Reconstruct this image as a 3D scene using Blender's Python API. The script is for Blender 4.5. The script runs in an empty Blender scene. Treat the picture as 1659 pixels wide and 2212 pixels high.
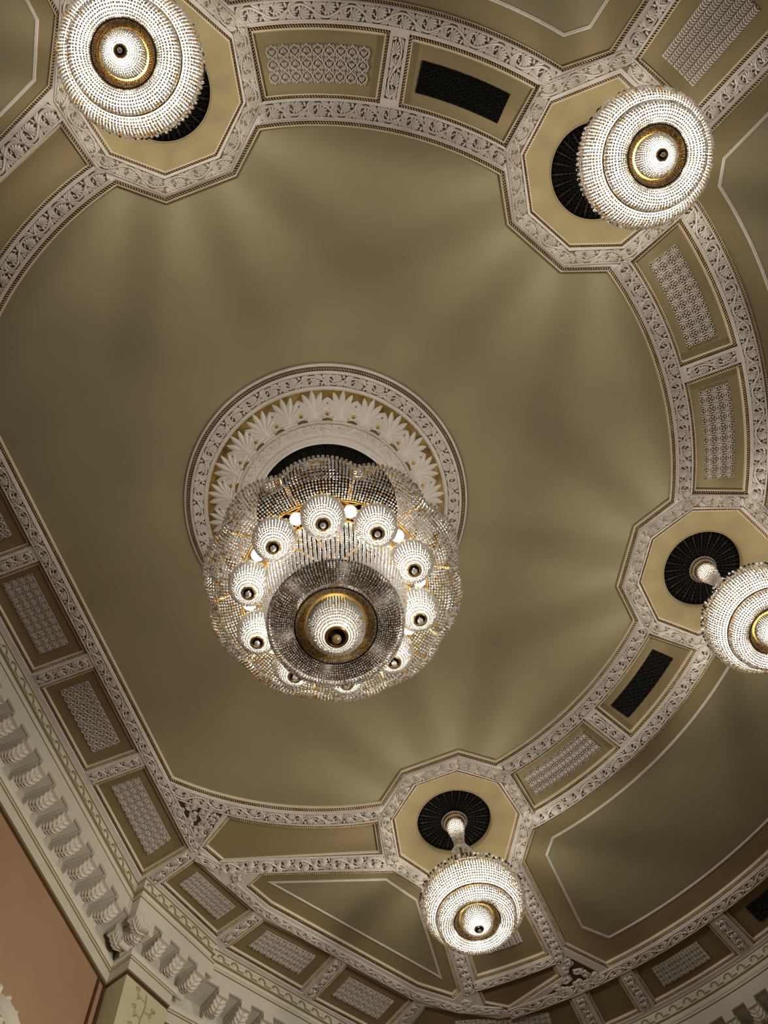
import bpy, math, random
import numpy as np
from mathutils import Matrix, Vector
from mathutils.geometry import delaunay_2d_cdt

random.seed(7); rng = np.random.default_rng(7)
sc = bpy.context.scene
col = sc.collection
PI = math.pi
S = 5.0                       # radius of the great ring, metres
CAMZ = 1.6
ZF = CAMZ + 12.0355           # underside (face) of the ribs
FD = 0.078                    # depth of the coffers above the rib face
A1 = 31.3                     # chandelier octagons stand at +-31.3 and +-90 degrees

# ---------------------------------------------------------------- camera
cam_d = bpy.data.cameras.new('camera'); cam = bpy.data.objects.new('camera', cam_d); col.objects.link(cam)
M = np.array([[0.9381, -0.3444, -0.0379], [0.3396, 0.8925, 0.2968], [-0.0684, -0.2913, 0.9542]])
rt = Vector(M[:, 0]).normalized(); fw = Vector(M[:, 2]); fw = (fw - rt*fw.dot(rt)).normalized(); up = rt.cross(fw)
cam.matrix_world = Matrix(((rt.x, up.x, -fw.x, 1.1931), (rt.y, up.y, -fw.y, -3.378), (rt.z, up.z, -fw.z, CAMZ), (0, 0, 0, 1)))
cam_d.sensor_fit = 'VERTICAL'; cam_d.sensor_height = 36.0; cam_d.lens = 1931.84*36.0/2212.0
cam_d.clip_end = 200
sc.camera = cam

# ---------------------------------------------------------------- world, exposure
w = bpy.data.worlds.new('hall_air'); sc.world = w; w.use_nodes = True
bg = w.node_tree.nodes['Background']; bg.inputs[0].default_value = (1.0, 0.94, 0.83, 1); bg.inputs[1].default_value = 0.30
sc.view_settings.view_transform = 'Standard'; sc.view_settings.look = 'None'
sc.view_settings.exposure = 0.15; sc.view_settings.gamma = 1.0; sc.view_settings.use_curve_mapping = False
sc.cycles.max_bounces = 3; sc.cycles.diffuse_bounces = 2; sc.cycles.glossy_bounces = 2
sc.cycles.use_adaptive_sampling = True; sc.cycles.adaptive_threshold = 0.12
sc.cycles.transmission_bounces = 2; sc.cycles.transparent_max_bounces = 6
sc.cycles.caustics_reflective = False; sc.cycles.caustics_refractive = False
sc.cycles.sample_clamp_indirect = 4.0
WARM = (1.0, 0.935, 0.82)
P_SMALL = 150.0; P_MAIN = 15.0; P_MAINC = 80.0
# added fill light, no lamp seen there; brightens the stage cornice and wall
fo_d = bpy.data.lights.new('hall_fill_light', 'AREA'); fo_d.energy = 95; fo_d.color = (1.0, .93, .80); fo_d.size = 3.0; fo_d.spread = math.radians(50); fo_d.shape = 'SQUARE'
fo = bpy.data.objects.new('hall_fill_light', fo_d); col.objects.link(fo); fo.location = (7.0, -1.0, 3.5)
fo.rotation_euler = (Vector((-6.0, 4.5, 10.5))-Vector(fo.location)).to_track_quat('-Z', 'Y').to_euler()

# ---------------------------------------------------------------- materials
MATS = {}
def mat(name, base, rough=0.6, metal=0.0, noise=0.0, nscale=3.0, bump=0.0, bscale=60.0, spec=0.4, base2=None):
    m = bpy.data.materials.new(name); m.use_nodes = True
    nt = m.node_tree; b = nt.nodes['Principled BSDF']
    b.inputs['Roughness'].default_value = rough; b.inputs['Metallic'].default_value = metal
    b.inputs['Specular IOR Level'].default_value = spec
    b.inputs['Base Color'].default_value = (*base, 1)
    tc = nt.nodes.new('ShaderNodeTexCoord')
    if noise:
        n = nt.nodes.new('ShaderNodeTexNoise'); n.inputs['Scale'].default_value = nscale; n.inputs['Detail'].default_value = 4
        nt.links.new(tc.outputs['Object'], n.inputs['Vector'])
        r = nt.nodes.new('ShaderNodeValToRGB')
        c2 = base2 or tuple(c*(1-noise) for c in base)
        r.color_ramp.elements[0].position = .32; r.color_ramp.elements[1].position = .68
        r.color_ramp.elements[0].color = (*c2, 1); r.color_ramp.elements[1].color = (*base, 1)
        nt.links.new(n.outputs['Fac'], r.inputs['Fac']); nt.links.new(r.outputs['Color'], b.inputs['Base Color'])
    if bump:
        n2 = nt.nodes.new('ShaderNodeTexNoise'); n2.inputs['Scale'].default_value = bscale
        nt.links.new(tc.outputs['Object'], n2.inputs['Vector'])
        bp = nt.nodes.new('ShaderNodeBump'); bp.inputs['Strength'].default_value = bump; bp.inputs['Distance'].default_value = .01
        nt.links.new(n2.outputs['Fac'], bp.inputs['Height']); nt.links.new(bp.outputs['Normal'], b.inputs['Normal'])
    MATS[name] = m
    return m
mat('plaster', (.66, .60, .535), .55, noise=.10, nscale=6)
mat('leaf_plaster', (.66, .60, .535), .5)
mat('relief_plaster', (.62, .565, .50), .55)
mat('field', (.305, .266, .156), .75, noise=.10, nscale=1.1, bump=.05, bscale=90, spec=.2)
mat('octagon_field', (.46, .37, .20), .7, noise=.12, nscale=2.2, spec=.25)
mat('row_field', (.24, .182, .092), .8, noise=.10, nscale=1.4, spec=.15)
mat('inner_field', (.275, .242, .140), .75, noise=.08, nscale=1.3, spec=.2)
mat('margin_field', (.28, .215, .115), .75, noise=.08, nscale=1.3, spec=.2)
mat('relief_ground', (.17, .125, .075), .7)
mat('brown', (.075, .026, .010), .45, spec=.5)
mat('scroll_ground', (.055, .034, .018), .7)
mat('scroll_ground_gilt', (.26, .185, .085), .6, noise=.3, nscale=14)
mat('rope', (.74, .60, .40), .22, spec=.8, noise=.45, nscale=5, base2=(.50, .30, .10))
mat('cream', (.70, .60, .45), .5)
mat('gilt', (.42, .27, .075), .38, metal=.35, noise=.65, nscale=9, base2=(.15, .085, .02))
mat('gold', (.62, .38, .11), .22, metal=.85)
mat('dark_gold', (.20, .10, .03), .35, metal=.7)
mat('dark_iron', (.012, .010, .008), .6)
mat('grille_bar', (.055, .042, .030), .45, spec=.5)
mat('black', (.0035, .0030, .0025), .9, spec=.05)
mat('cornice', (.62, .575, .475), .6, noise=.06, nscale=5)
mat('soffit', (.40, .37, .31), .7)
mat('gold_line', (.24, .20, .085), .6)
mat('pink_wall', (.37, .225, .130), .8, noise=.05, nscale=2, bump=.03, bscale=120)
mat('pilaster', (.56, .52, .33), .7)
mat('pilaster_relief', (.36, .33, .16), .6)
mat('tan_wall', (.42, .32, .19), .75)
mat('floor', (.16, .06, .04), .8)
mat('hole', (.02, .012, .008), .5)

def crystal(name, colr, tr=.55):
    m = bpy.data.materials.new(name); m.use_nodes = True; nt = m.node_tree; nt.nodes.clear()
    out = nt.nodes.new('ShaderNodeOutputMaterial')
    t = nt.nodes.new('ShaderNodeBsdfTranslucent'); d = nt.nodes.new('ShaderNodeBsdfDiffuse'); g = nt.nodes.new('ShaderNodeBsdfGlossy')
    for n in (t, d, g): n.inputs['Color'].default_value = (*colr, 1)
    g.inputs['Color'].default_value = (1, .97, .92, 1); g.inputs['Roughness'].default_value = .12
    m1 = nt.nodes.new('ShaderNodeMixShader'); m1.inputs[0].default_value = tr
    nt.links.new(d.outputs[0], m1.inputs[1]); nt.links.new(t.outputs[0], m1.inputs[2])
    m2 = nt.nodes.new('ShaderNodeMixShader'); m2.inputs[0].default_value = .22
    nt.links.new(m1.outputs[0], m2.inputs[1]); nt.links.new(g.outputs[0], m2.inputs[2])
    nt.links.new(m2.outputs[0], out.inputs[0]); MATS[name] = m
crystal('glow_shell', (.95, .93, .89), .85)  # for the shells added inside the bead tiers to make them glow
crystal('crystal', (.93, .91, .88)); crystal('crystal_amber', (.80, .55, .22), .5); crystal('crystal_smoke', (.50, .42, .33), .5)
def emit(name, colr, st):
    m = bpy.data.materials.new(name); m.use_nodes = True; nt = m.node_tree; nt.nodes.clear()
    out = nt.nodes.new('ShaderNodeOutputMaterial'); e = nt.nodes.new('ShaderNodeEmission')
    e.inputs[0].default_value = (*colr, 1); e.inputs[1].default_value = st
    nt.links.new(e.outputs[0], out.inputs[0]); MATS[name] = m
emit('bulb', (1.0, .90, .74), 9.0)
emit('globe', (1.0, .95, .86), 3.0)

# ---------------------------------------------------------------- mesh helpers
def link(o, parent=None, mtx=None):
    col.objects.link(o)
    if mtx is not None: o.matrix_local = mtx
    if parent is not None: o.parent = parent
    return o
def tag(o, label=None, cat=None, group=None, kind=None):
    if label: o['label'] = label
    if cat: o['category'] = cat
    if group: o['group'] = group
    if kind: o['kind'] = kind
    return o
def empty(name, loc=(0, 0, 0), rz=0.0):
    o = bpy.data.objects.new(name, None); col.objects.link(o); o.location = loc; o.rotation_euler = (0, 0, rz); o.empty_display_size = .2
    return o
class MB:
    def __init__(s): s.v = []; s.f = []; s.m = []
    def add(s, v, f, m=0):
        k = len(s.v); s.v.extend([tuple(p) for p in v]); s.f.extend([tuple(i+k for i in q) for q in f]); s.m.extend([m]*len(f))
        return s
    def grid(s, rows, m=0, closed=False, flip=False):
        n = len(rows[0]); v = [p for r in rows for p in r]; f = []
        for i in range(len(rows)-1):
            for j in range(n if closed else n-1):
                a, b = i*n+j, i*n+(j+1) % n
                q = (a, b, b+n, a+n); f.append(q[::-1] if flip else q)
        mm = m if isinstance(m, (list, tuple)) else None
        k = len(s.v); s.v.extend([tuple(p) for p in v]); s.f.extend([tuple(i+k for i in q) for q in f])
        per = n if closed else n-1
        for i in range(len(rows)-1): s.m.extend([mm[i] if mm else m]*per)
        return s
    def box(s, c, h, m=0, R=None):
        v = [(c[0]+x*h[0], c[1]+y*h[1], c[2]+z*h[2]) for x in (-1, 1) for y in (-1, 1) for z in (-1, 1)]
        return s.add(v, [(0, 1, 3, 2), (4, 6, 7, 5), (0, 4, 5, 1), (2, 3, 7, 6), (0, 2, 6, 4), (1, 5, 7, 3)], m)
    def lathe(s, prof, n=48, m=0, c=(0, 0)):
        rows = [[(c[0]+r*math.cos(2*PI*j/n), c[1]+r*math.sin(2*PI*j/n), z) for j in range(n)] for r, z in prof]
        return s.grid(rows, m, True)
    def torus(s, R, r, z=0, n=64, k=8, m=0, c=(0, 0)):
        return s.lathe([(R+r*math.cos(2*PI*i/k), z+r*math.sin(2*PI*i/k)) for i in range(k+1)], n, m, c)
    def ball(s, c, r, n=12, k=8, m=0, sz=1.0):
        return s.lathe([(max(r*math.sin(PI*i/k), 1e-4), c[2]+sz*r*math.cos(PI*i/k)) for i in range(k+1)], n, m, (c[0], c[1]))
    def ridge(s, pts, ws, h, z0=0, m=0):
        """a leaf lobe or vine: strip with a raised middle along pts (2-D), height towards +z"""
        n = len(pts); P = np.array(pts, float); T = np.gradient(P, axis=0); T /= (np.linalg.norm(T, axis=1)[:, None]+1e-9)
        N = np.c_[-T[:, 1], T[:, 0]]; W = np.array(ws, float)[:, None]
        hs = h*np.clip(np.array(ws)/max(max(ws), 1e-6), .25, 1)
        L = P+N*W; Rr = P-N*W
        rows = [[(x, y, z0) for x, y in L], [(x, y, z0+k) for (x, y), k in zip(P, hs)], [(x, y, z0) for x, y in Rr]]
        return s.grid(rows, m)
    def mesh(s, name, mats, smooth=False):
        me = bpy.data.meshes.new(name); me.from_pydata(s.v, [], s.f)
        for k in mats: me.materials.append(MATS[k])
        me.polygons.foreach_set('material_index', s.m)
        if smooth: me.polygons.foreach_set('use_smooth', [True]*len(s.f))
        me.update(); return me
    def build(s, name, mats, parent=None, smooth=False, mtx=None):
        return link(bpy.data.objects.new(name, s.mesh(name, mats, smooth)), parent, mtx)

def bez(p0, p1, p2, n=6):
    t = np.linspace(0, 1, n)[:, None]; p0, p1, p2 = map(np.array, (p0, p1, p2))
    return (1-t)**2*p0+2*t*(1-t)*p1+t**2*p2
def pol(r, th): return (S*r*math.cos(math.radians(th)), S*r*math.sin(math.radians(th)))
def arc(r, a, b, step=1.2):
    n = max(2, int(abs(b-a)/step)+1); return [pol(r, t) for t in np.linspace(a, b, n)]
def loc(A, rho, tau):
    c, s_ = math.cos(math.radians(A)), math.sin(math.radians(A)); return (S*(rho*c-tau*s_), S*(rho*s_+tau*c))
def X(p): return (S*p[0], S*p[1])
def mir(P): return [(x, -y) for x, y in P][::-1]
def area(P): return .5*sum(P[i][0]*P[(i+1) % len(P)][1]-P[(i+1) % len(P)][0]*P[i][1] for i in range(len(P)))
def ccw(P): return P if area(P) > 0 else P[::-1]
def inset(P, t):
    """mitred inset of a ccw polygon by t"""
    n = len(P); out = []
    for i in range(n):
        a, b, c = np.array(P[i-1]), np.array(P[i]), np.array(P[(i+1) % n])
        d1 = (b-a)/(np.linalg.norm(b-a)+1e-12); d2 = (c-b)/(np.linalg.norm(c-b)+1e-12)
        n1 = np.array((-d1[1], d1[0])); n2 = np.array((-d2[1], d2[0])); k = 1+n1@n2
        out.append(tuple(b+(n1+n2)*t/max(k, .25)))
    return out
def inside(P, q):
    x, y = q; c = False; n = len(P)
    for i in range(n):
        x1, y1 = P[i]; x2, y2 = P[i-1]
        if (y1 > y) != (y2 > y) and x < (x2-x1)*(y-y1)/(y2-y1)+x1: c = not c
    return c
def fill(outer, holes, z, mb, m=0):
    V = []; E = []
    for L in [outer]+holes:
        k = len(V); V += [Vector(p) for p in L]; E += [(k+i, k+(i+1) % len(L)) for i in range(len(L))]
    v, e, f, *_ = delaunay_2d_cdt(V, E, [], 0, 1e-6)
    F = []
    for t in f:
        q = sum((v[i] for i in t), Vector((0, 0)))/len(t)
        if inside(outer, q) and not any(inside(h, q) for h in holes): F.append(tuple(t))
    mb.add([(p[0], p[1], z) for p in v], F, m)
def resample(P, step, closed=False):
    P = np.array(P, float)
    if closed: P = np.vstack([P, P[:1]])
    d = np.r_[0, np.cumsum(np.linalg.norm(np.diff(P, axis=0), axis=1))]; L = d[-1]
    n = max(1, int(round(L/step))); t = (np.arange(n)+.5)*L/n
    Q = np.c_[np.interp(t, d, P[:, 0]), np.interp(t, d, P[:, 1])]
    e = 1e-3; Q2 = np.c_[np.interp(np.minimum(t+e, L), d, P[:, 0]), np.interp(np.minimum(t+e, L), d, P[:, 1])]
    Q1 = np.c_[np.interp(np.maximum(t-e, 0), d, P[:, 0]), np.interp(np.maximum(t-e, 0), d, P[:, 1])]
    T = Q2-Q1; T /= np.linalg.norm(T, axis=1)[:, None]
    return Q, T, L/n
def fast_tris(name, V, F, mats, mi=None, smooth=False):
    me = bpy.data.meshes.new(name); me.vertices.add(len(V)); me.vertices.foreach_set('co', np.asarray(V, np.float32).ravel())
    me.loops.add(F.size); me.loops.foreach_set('vertex_index', F.astype(np.int32).ravel())
    me.polygons.add(len(F)); me.polygons.foreach_set('loop_start', np.arange(0, F.size, 3, dtype=np.int32))
    for k in mats: me.materials.append(MATS[k])
    if mi is not None: me.polygons.foreach_set('material_index', np.asarray(mi, np.int32))
    me.polygons.foreach_set('use_smooth', np.full(len(F), smooth))
    me.update(calc_edges=True); me.validate(); return me
def down(x, y, z, tx, ty, sx=1.0, sy=1.0, sz=1.0):
    """local frame lying on the ceiling: X along (tx,ty), Z hanging down into the room"""
    t = Vector((tx, ty, 0)).normalized(); d = Vector((0, 0, -1)); yv = d.cross(t)
    return Matrix(((t.x*sx, yv.x*sy, 0, x), (t.y*sx, yv.y*sy, 0, y), (0, 0, -sz, z), (0, 0, 0, 1)))

# rope moulding made of slanted gilt beads
_t = (1+5**.5)/2
ICV = np.array([(-1, _t, 0), (1, _t, 0), (-1, -_t, 0), (1, -_t, 0), (0, -1, _t), (0, 1, _t), (0, -1, -_t), (0, 1, -_t), (_t, 0, -1), (_t, 0, 1), (-_t, 0, -1), (-_t, 0, 1)], float)
ICV /= np.linalg.norm(ICV[0])
ICF = np.array([(0, 11, 5), (0, 5, 1), (0, 1, 7), (0, 7, 10), (0, 10, 11), (1, 5, 9), (5, 11, 4), (11, 10, 2), (10, 7, 6), (7, 1, 8), (3, 9, 4), (3, 4, 2), (3, 2, 6), (3, 6, 8), (3, 8, 9), (4, 9, 5), (2, 4, 11), (6, 2, 10), (8, 6, 7), (9, 8, 1)])
OCV = np.array([(1, 0, 0), (0, 1, 0), (-1, 0, 0), (0, -1, 0), (0, 0, 1), (0, 0, -1)], float)
OCF = np.array([(0, 1, 4), (1, 2, 4), (2, 3, 4), (3, 0, 4), (1, 0, 5), (2, 1, 5), (3, 2, 5), (0, 3, 5)])
def rope(name, path, z, r, parent, closed=True, pitch=.034):
    Q, T, st = resample(path, pitch, closed)
    N = np.c_[-T[:, 1], T[:, 0]]; ax = T*.62+N*.78; bx = np.c_[-ax[:, 1], ax[:, 0]]
    V = (np.c_[Q, np.full(len(Q), z)][:, None, :]
         + OCV[None, :, 0:1]*np.c_[ax*r*1.35, np.zeros(len(Q))][:, None, :]
         + OCV[None, :, 1:2]*np.c_[bx*r*.40, np.zeros(len(Q))][:, None, :]
         + OCV[None, :, 2:3]*np.array([0, 0, r])[None, None, :]).reshape(-1, 3)
    F = (OCF[None]+6*np.arange(len(Q))[:, None, None]).reshape(-1, 3)
    me = fast_tris(name, V, F, ['rope'])
    return tag(link(bpy.data.objects.new(name, me), parent), kind='stuff')

# ================================================================= THE CEILING
ceil_bm = MB()
def octn(A):
    L = [(.945, -.07), (.945, .07), (1.037, .18), (1.178, .208), (1.34, .113), (1.34, -.113), (1.178, -.208), (1.037, -.18)]
    return ccw([loc(A, *q) for q in L])
def main_open():
    P = []; prev = -139.73
    for A in (-90, -A1, A1, 90):
        P += arc(1.0, prev, A-10.8); P += [loc(A, .902, -.09), loc(A, .902, .09)]; prev = A+10.8
    return P+arc(1.0, prev, 139.73)
def ringp(a0, a1, e0, e1):
    """e: 'o' the end lies against an octagon, 'd' against a divider"""
    o = {'o': (12.1, 11.7), 'd': (1.15, .99)}
    return arc(1.046, a0+o[e0][0], a1-o[e1][0])+arc(1.216, a1-o[e1][1], a0+o[e0][1])
def bigp(A, B):
    return (arc(1.265, A+10.3, B-10.3)[::-1]+[pol(1.366, A+6.4), pol(1.744, A+6.1), pol(1.91, A+9.1)]
            + arc(1.905, A+9.4, B-9.4)+[pol(1.91, B-9.1), pol(1.744, B-6.1), pol(1.366, B-6.4)])
def bigframe(A, B):
    return (arc(1.343, A+12, B-12)[::-1]+[pol(1.39, A+10), pol(1.713, A+9.05), pol(1.802, A+10.9)]
            + arc(1.804, A+11.2, B-11.2)+[pol(1.802, B-10.9), pol(1.713, B-9.05), pol(1.39, B-10)])
longp = [X(q) for q in [(-.6457, .824)]]+arc(1.049, 126.5, 102.2)+[X(q) for q in [(-.2516, 1.1563), (-.7335, .9878), (-.7684, .9009)]]
trip = [X(q) for q in [(-.6351, 1.0619), (-.2407, 1.2184), (-.152, 1.358)]]+[pol(1.7846, 96.17)]+[X(q) for q in [(-.2271, 1.7944), (-.3271, 1.6962), (-.6575, 1.1915), (-.6989, 1.0902)]]
triframe = [X(q) for q in [(-.6226, 1.1171), (-.2768, 1.2523), (-.212, 1.3674), (-.2399, 1.6991)]]
trap = [X(q) for q in [(-.1415, 1.7916), (.139, 1.7899), (.1473, 1.8559), (-.0635, 1.9224), (-.1409, 1.8639)]]
P4 = [X(q) for q in [(-.804, .566), (-.804, .891), (-.983, .93), (-.983, .566)]]
P5 = [X(q) for q in [(-.802, .9316), (-.7059, 1.1923), (-.8593, 1.2383), (-.9426, .9746)]]
P6 = [X(q) for q in [(-.6923, 1.2298), (-.5248, 1.464), (-.687, 1.5597), (-.8527, 1.2873)]]
P7 = [X(q) for q in [(-.5094, 1.5059), (-.3508, 1.7448), (-.511, 1.845), (-.671, 1.602)]]
P8 = [X(q) for q in [(-.3268, 1.777), (-.1091, 1.9328), (-.03, 1.9505)]]+[pol(1.955, 85.59), pol(2.148, 85.59)]+[X(q) for q in [(-.21, 2.1), (-.47, 1.89)]]
def rowp(a0, a1): return arc(1.955, a0, a1)+arc(2.148, a1, a0)
def stagep(y0, y1): return [X(q) for q in [(-.804, y0), (-.804, y1), (-.983, y1), (-.983, y0)]]

OPEN = []      # (kind, polygon)
OPEN.append(('main', main_open()))
for A in (-90, -A1, A1, 90): OPEN.append(('octagon', octn(A)))
h1 = (90+A1)/2
RING = [(-90, -h1, 'o', 'd'), (-h1, -A1, 'd', 'o'), (-A1, 0, 'o', 'd'), (0, A1, 'd', 'o'), (A1, h1, 'o', 'd'), (h1, 90, 'd', 'o')]
for r in RING: OPEN.append(('ring', ringp(*r)))
for A, B in ((-90, -A1), (-A1, A1), (A1, 90)): OPEN.append(('big', bigp(A, B)))
for A in (-90, -A1, A1, 90): OPEN.append(('radial', arc(1.385, A-4.4, A+4.4)+arc(1.755, A+4.4, A-4.4)))
for P in (longp, trip, trap, P4, P5, P6, P7, P8):
    k = {id(longp): 'long', id(trip): 'tri'}.get(id(P), 'row')
    OPEN.append((k, P)); OPEN.append((k, mir(P)))
STG = [(.212, .521), (-.141, .168), (-.494, -.185)]
for a, b in STG: OPEN.append(('row', stagep(a, b)))
ROWA = [(80.25, 84.1)]+[(78.9-10.8*k-9.15, 78.9-10.8*k) for k in range(7)]
for a, b in ROWA: OPEN.append(('row', rowp(a, b))); OPEN.append(('row', mir(rowp(a, b))))
OPEN.append(('row', [X(q) for q in [(-.804, -.89), (-.804, -.538), (-.983, -.538), (-.983, -.93)]])) if False else None
OPEN = [(k, ccw(P)) for k, P in OPEN if P]
edge = [X(q) for q in [(-1.0, .955), (-.957, .965), (-.872, 1.25), (-.868, 1.29), (-.70, 1.575), (-.525, 1.86), (-.485, 1.9), (-.22, 2.112)]]
OUT = ccw(edge+arc(2.163, 94, -94)+mir(edge))
fill(OUT, [P for k, P in OPEN], ZF, ceil_bm)
ceiling = ceil_bm.build('ceiling', ['plaster']); tag(ceiling, 'olive coffered plaster ceiling with white scrolled ribs around a great ring', 'ceiling', kind='structure')

PROF = [(0, 0, 0), (.004, .012, 0), (.014, .016, 0), (.016, .030, 1), (.050, .046, 1), (.052, .034, 2), (.066, .036, 2), (.070, .050, 2), (.072, FD, 2)]
for k, P in OPEN:
    mb = MB(); sc_ = .85 if k in ('row', 'octagon') else 1.0
    rows = []
    for t, dz, m in PROF: rows.append([(x, y, ZF+dz) for x, y in inset(P, t*sc_)])
    mb.grid(rows, [PROF[i+1][2] for i in range(len(PROF)-1)], True)
    mb.build('coffer_moulding', ['plaster', 'brown', 'cream'], ceiling)
    rope('rope_moulding', inset(P, .034*sc_), ZF+.024, .023*sc_, ceiling)
    fb = MB(); Q = inset(P, PROF[-1][0]*sc_); holes = []
    if k == 'octagon':
        A = math.degrees(math.atan2(sum(p[1] for p in P), sum(p[0] for p in P)))
        c = loc(A, 1.135, 0); holes = [[(c[0]+.62*math.cos(t), c[1]+.62*math.sin(t)) for t in np.linspace(0, 2*PI, 64, endpoint=False)]]
        fb.lathe([(.62, ZF+FD), (.612, ZF+FD-.012), (.60, ZF+FD-.012), (.592, ZF+FD+.05), (.592, ZF+FD+.10)], 64, 0, c)
    fill(Q, holes, ZF+FD, fb)
    fb.build('coffer_panel', [{'octagon': 'octagon_field', 'row': 'row_field', 'big': 'margin_field', 'tri': 'margin_field', 'long': 'margin_field', 'radial': 'margin_field', 'ring': 'margin_field'}.get(k, 'field')], ceiling)
# inner picture frames of the large panels
def frame(P):
    P = ccw(P); rows = []; z = ZF+FD
    for t, d, in [(-.022, 0), (-.020, .014), (-.008, .020), (-.004, .012), (.006, .012), (.010, .020), (.020, .014), (.024, 0)]:
        rows.append([(x, y, z-d) for x, y in inset(P, t)])
    MB().grid(rows, 0, True).build('panel_frame', ['plaster'], ceiling)
    ib = MB(); fill(inset(P, .022), [], z-.004, ib); ib.build('inner_panel', ['inner_field'], ceiling)
for A, B in ((-90, -A1), (-A1, A1), (A1, 90)): frame(bigframe(A, B))
frame(triframe); frame(mir(triframe))

# ---------------------------------------------------------------- scroll bands on the ribs
def scroll_mesh(name, L=.30, hw=.088, flip=1):
    mb = MB(); a = .060
    xs = np.linspace(-L/2, L/2, 13); st = np.c_[xs, a*np.cos(PI*xs/L)]
    mb.ridge(st, [.0165]*13, .026)
    T = lambda p: (np.array(p)-np.array((.05, -.012)))*np.array((1.38, 1.22))+np.array((.024, -.022))
    # curl at the heart of the leaf, fed by the vine
    mb.ridge(np.vstack([bez((-L*.42, .016), (-.105, -.050), (-.060, -.062), 5), bez((-.060, -.062), T((.030, -.064)), T((.046, -.020)), 5)[1:], bez(T((.046, -.020)), T((.052, .020)), T((.020, .018)), 4)[1:], bez(T((.020, .018)), T((-.002, .012)), T((.010, -.010)), 4)[1:]]), np.linspace(.015, .009, 15), .027)
    # shell of lobes opening towards the vine's far side
    for p1, p2, wd in (((.045, .026), (.022, .050), .015), ((.062, .022), (.062, .046), .017), ((.078, .006), (.095, .030), .0185), ((.085, -.014), (.118, .006), .0185), ((.080, -.034), (.124, -.024), .0185), ((.066, -.048), (.112, -.054), .018), ((.045, -.055), (.085, -.074), .017), ((.015, -.058), (.044, -.080), .015)):
        q0 = T((.028, -.012)); p1 = T(p1); p2 = T(p2)
        p2[1] = max(min(p2[1], a*math.cos(PI*p2[0]/L)-.010), -hw)
        mb.ridge(bez(q0, p1, p2, 6), [.003, wd*.7, wd, wd*1.08, wd*.85, .002], .031, .002)
    for P in (((-.120, .010), (-.085, -.004), (-.052, .030)), ((-.118, -.004), (-.080, -.022), (-.040, -.004)), ((-.105, -.020), (-.080, -.040), (-.045, -.036))):
        mb.ridge(bez(*P, 5), [.003, .013, .016, .014, .004], .022)
    # filling leaves in the corners
    for P in (((-.135, .012), (-.100, .074), (-.035, hw)), ((-.138, .000), (-.125, .064), (-.088, hw)), ((.135, .018), (.100, .076), (.040, hw)), ((.143, .010), (.130, .064), (.098, hw)),
              ((-.125, -.020), (-.085, -.074), (-.022, -hw)), ((-.140, -.020), (-.122, -.066), (-.075, -hw)), ((-.147, -.030), (-.146, -.065), (-.124, -hw)), ((.146, -.03), (.142, -.06), (.124, -hw))):
        mb.ridge(bez(*P, 5), [.003, .0145, .0165, .0145, .004], .020)
    if flip < 0:
        mb.v = [(x, -y, z) for x, y, z in mb.v]; mb.f = [q[::-1] for q in mb.f]
    return mb.mesh(name, ['leaf_plaster'])
SM = [scroll_mesh('scroll_leaf', flip=1), scroll_mesh('scroll_leaf', flip=-1)]
LEAVES = []                    # (matrix, mesh index, x, y)
def band(path, wd, ground='scroll_ground', closed=False, trim=0.0, fillet=True):
    """wd: clear width of the rib face; lays a dark ground, two raised fillets and the running scroll"""
    Qs = np.array(path, float)
    if closed: Qs = np.vstack([Qs, Qs[:1]])
    # mitred offset lines
    def off(t):
        n = len(Qs); out = []
        for i in range(n):
            d1 = Qs[i]-Qs[i-1] if i > 0 else (Qs[i]-Qs[-2] if closed else Qs[1]-Qs[0])
            d2 = Qs[i+1]-Qs[i] if i < n-1 else (Qs[1]-Qs[0] if closed else Qs[i]-Qs[i-1])
            d1 = d1/np.linalg.norm(d1); d2 = d2/np.linalg.norm(d2)
            n1 = np.array((-d1[1], d1[0])); n2 = np.array((-d2[1], d2[0])); out.append(Qs[i]+(n1+n2)*t/max(1+n1@n2, .3))
        return out
    g = wd*.5-.026
    mb = MB(); z = ZF-.003
    mb.grid([[(p[0], p[1], z) for p in off(t)] for t in (-g, g)]); mb.build('band_ground', [ground], ceiling)
    if fillet:
        mb = MB()
        for s_ in (-1, 1):
            mb.grid([[(p[0], p[1], ZF-dz) for p in off(s_*t)] for t, dz in ((g, .003), (g+.002, .024), (g+.009, .026), (g+.012, .013), (wd*.5-.004, .012), (wd*.5-.002, 0))])
        mb.build('band_fillet', ['plaster'], ceiling)
    Q, T, st = resample(Qs, .30); k = len(Q)
    for i in range(k):
        LEAVES.append((down(Q[i][0], Q[i][1], ZF-.003, T[i][0], T[i][1], st/.30, g/.088), i % 2, Q[i][0], Q[i][1]))
W1 = .23
for a, b in ((-138.5, -101.5), (-78.5, -42.5), (-20, 20), (42.5, 78.5), (101.5, 138.5)):
    band(arc(1.023, a, b), W1)
for A, B in ((-90, -A1), (-A1, A1), (A1, 90)): band(arc(1.2405, A+10.8, B-10.8), .245)
for A in (-90, -A1, A1, 90):
    L = [(.9235, -.08), (.9235, .08), (1.028, .200), (1.187, .229), (1.3625, .129), (1.3625, -.129), (1.187, -.229), (1.028, -.200)]
    band([loc(A, *q) for q in L], .215, 'scroll_ground_gilt', True)
    for s_ in (-1, 1): band([pol(1.395, A+s_*5.3), pol(1.80, A+s_*5.25)], .225)
    band(arc(1.7755, A-4.6, A+4.6), .19)
for A in (-h1, 0, h1): band([pol(1.062, A), pol(1.20, A)], .205)
band([X((-.7835, -.66)), X((-.7835, .66))], .20)
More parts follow.
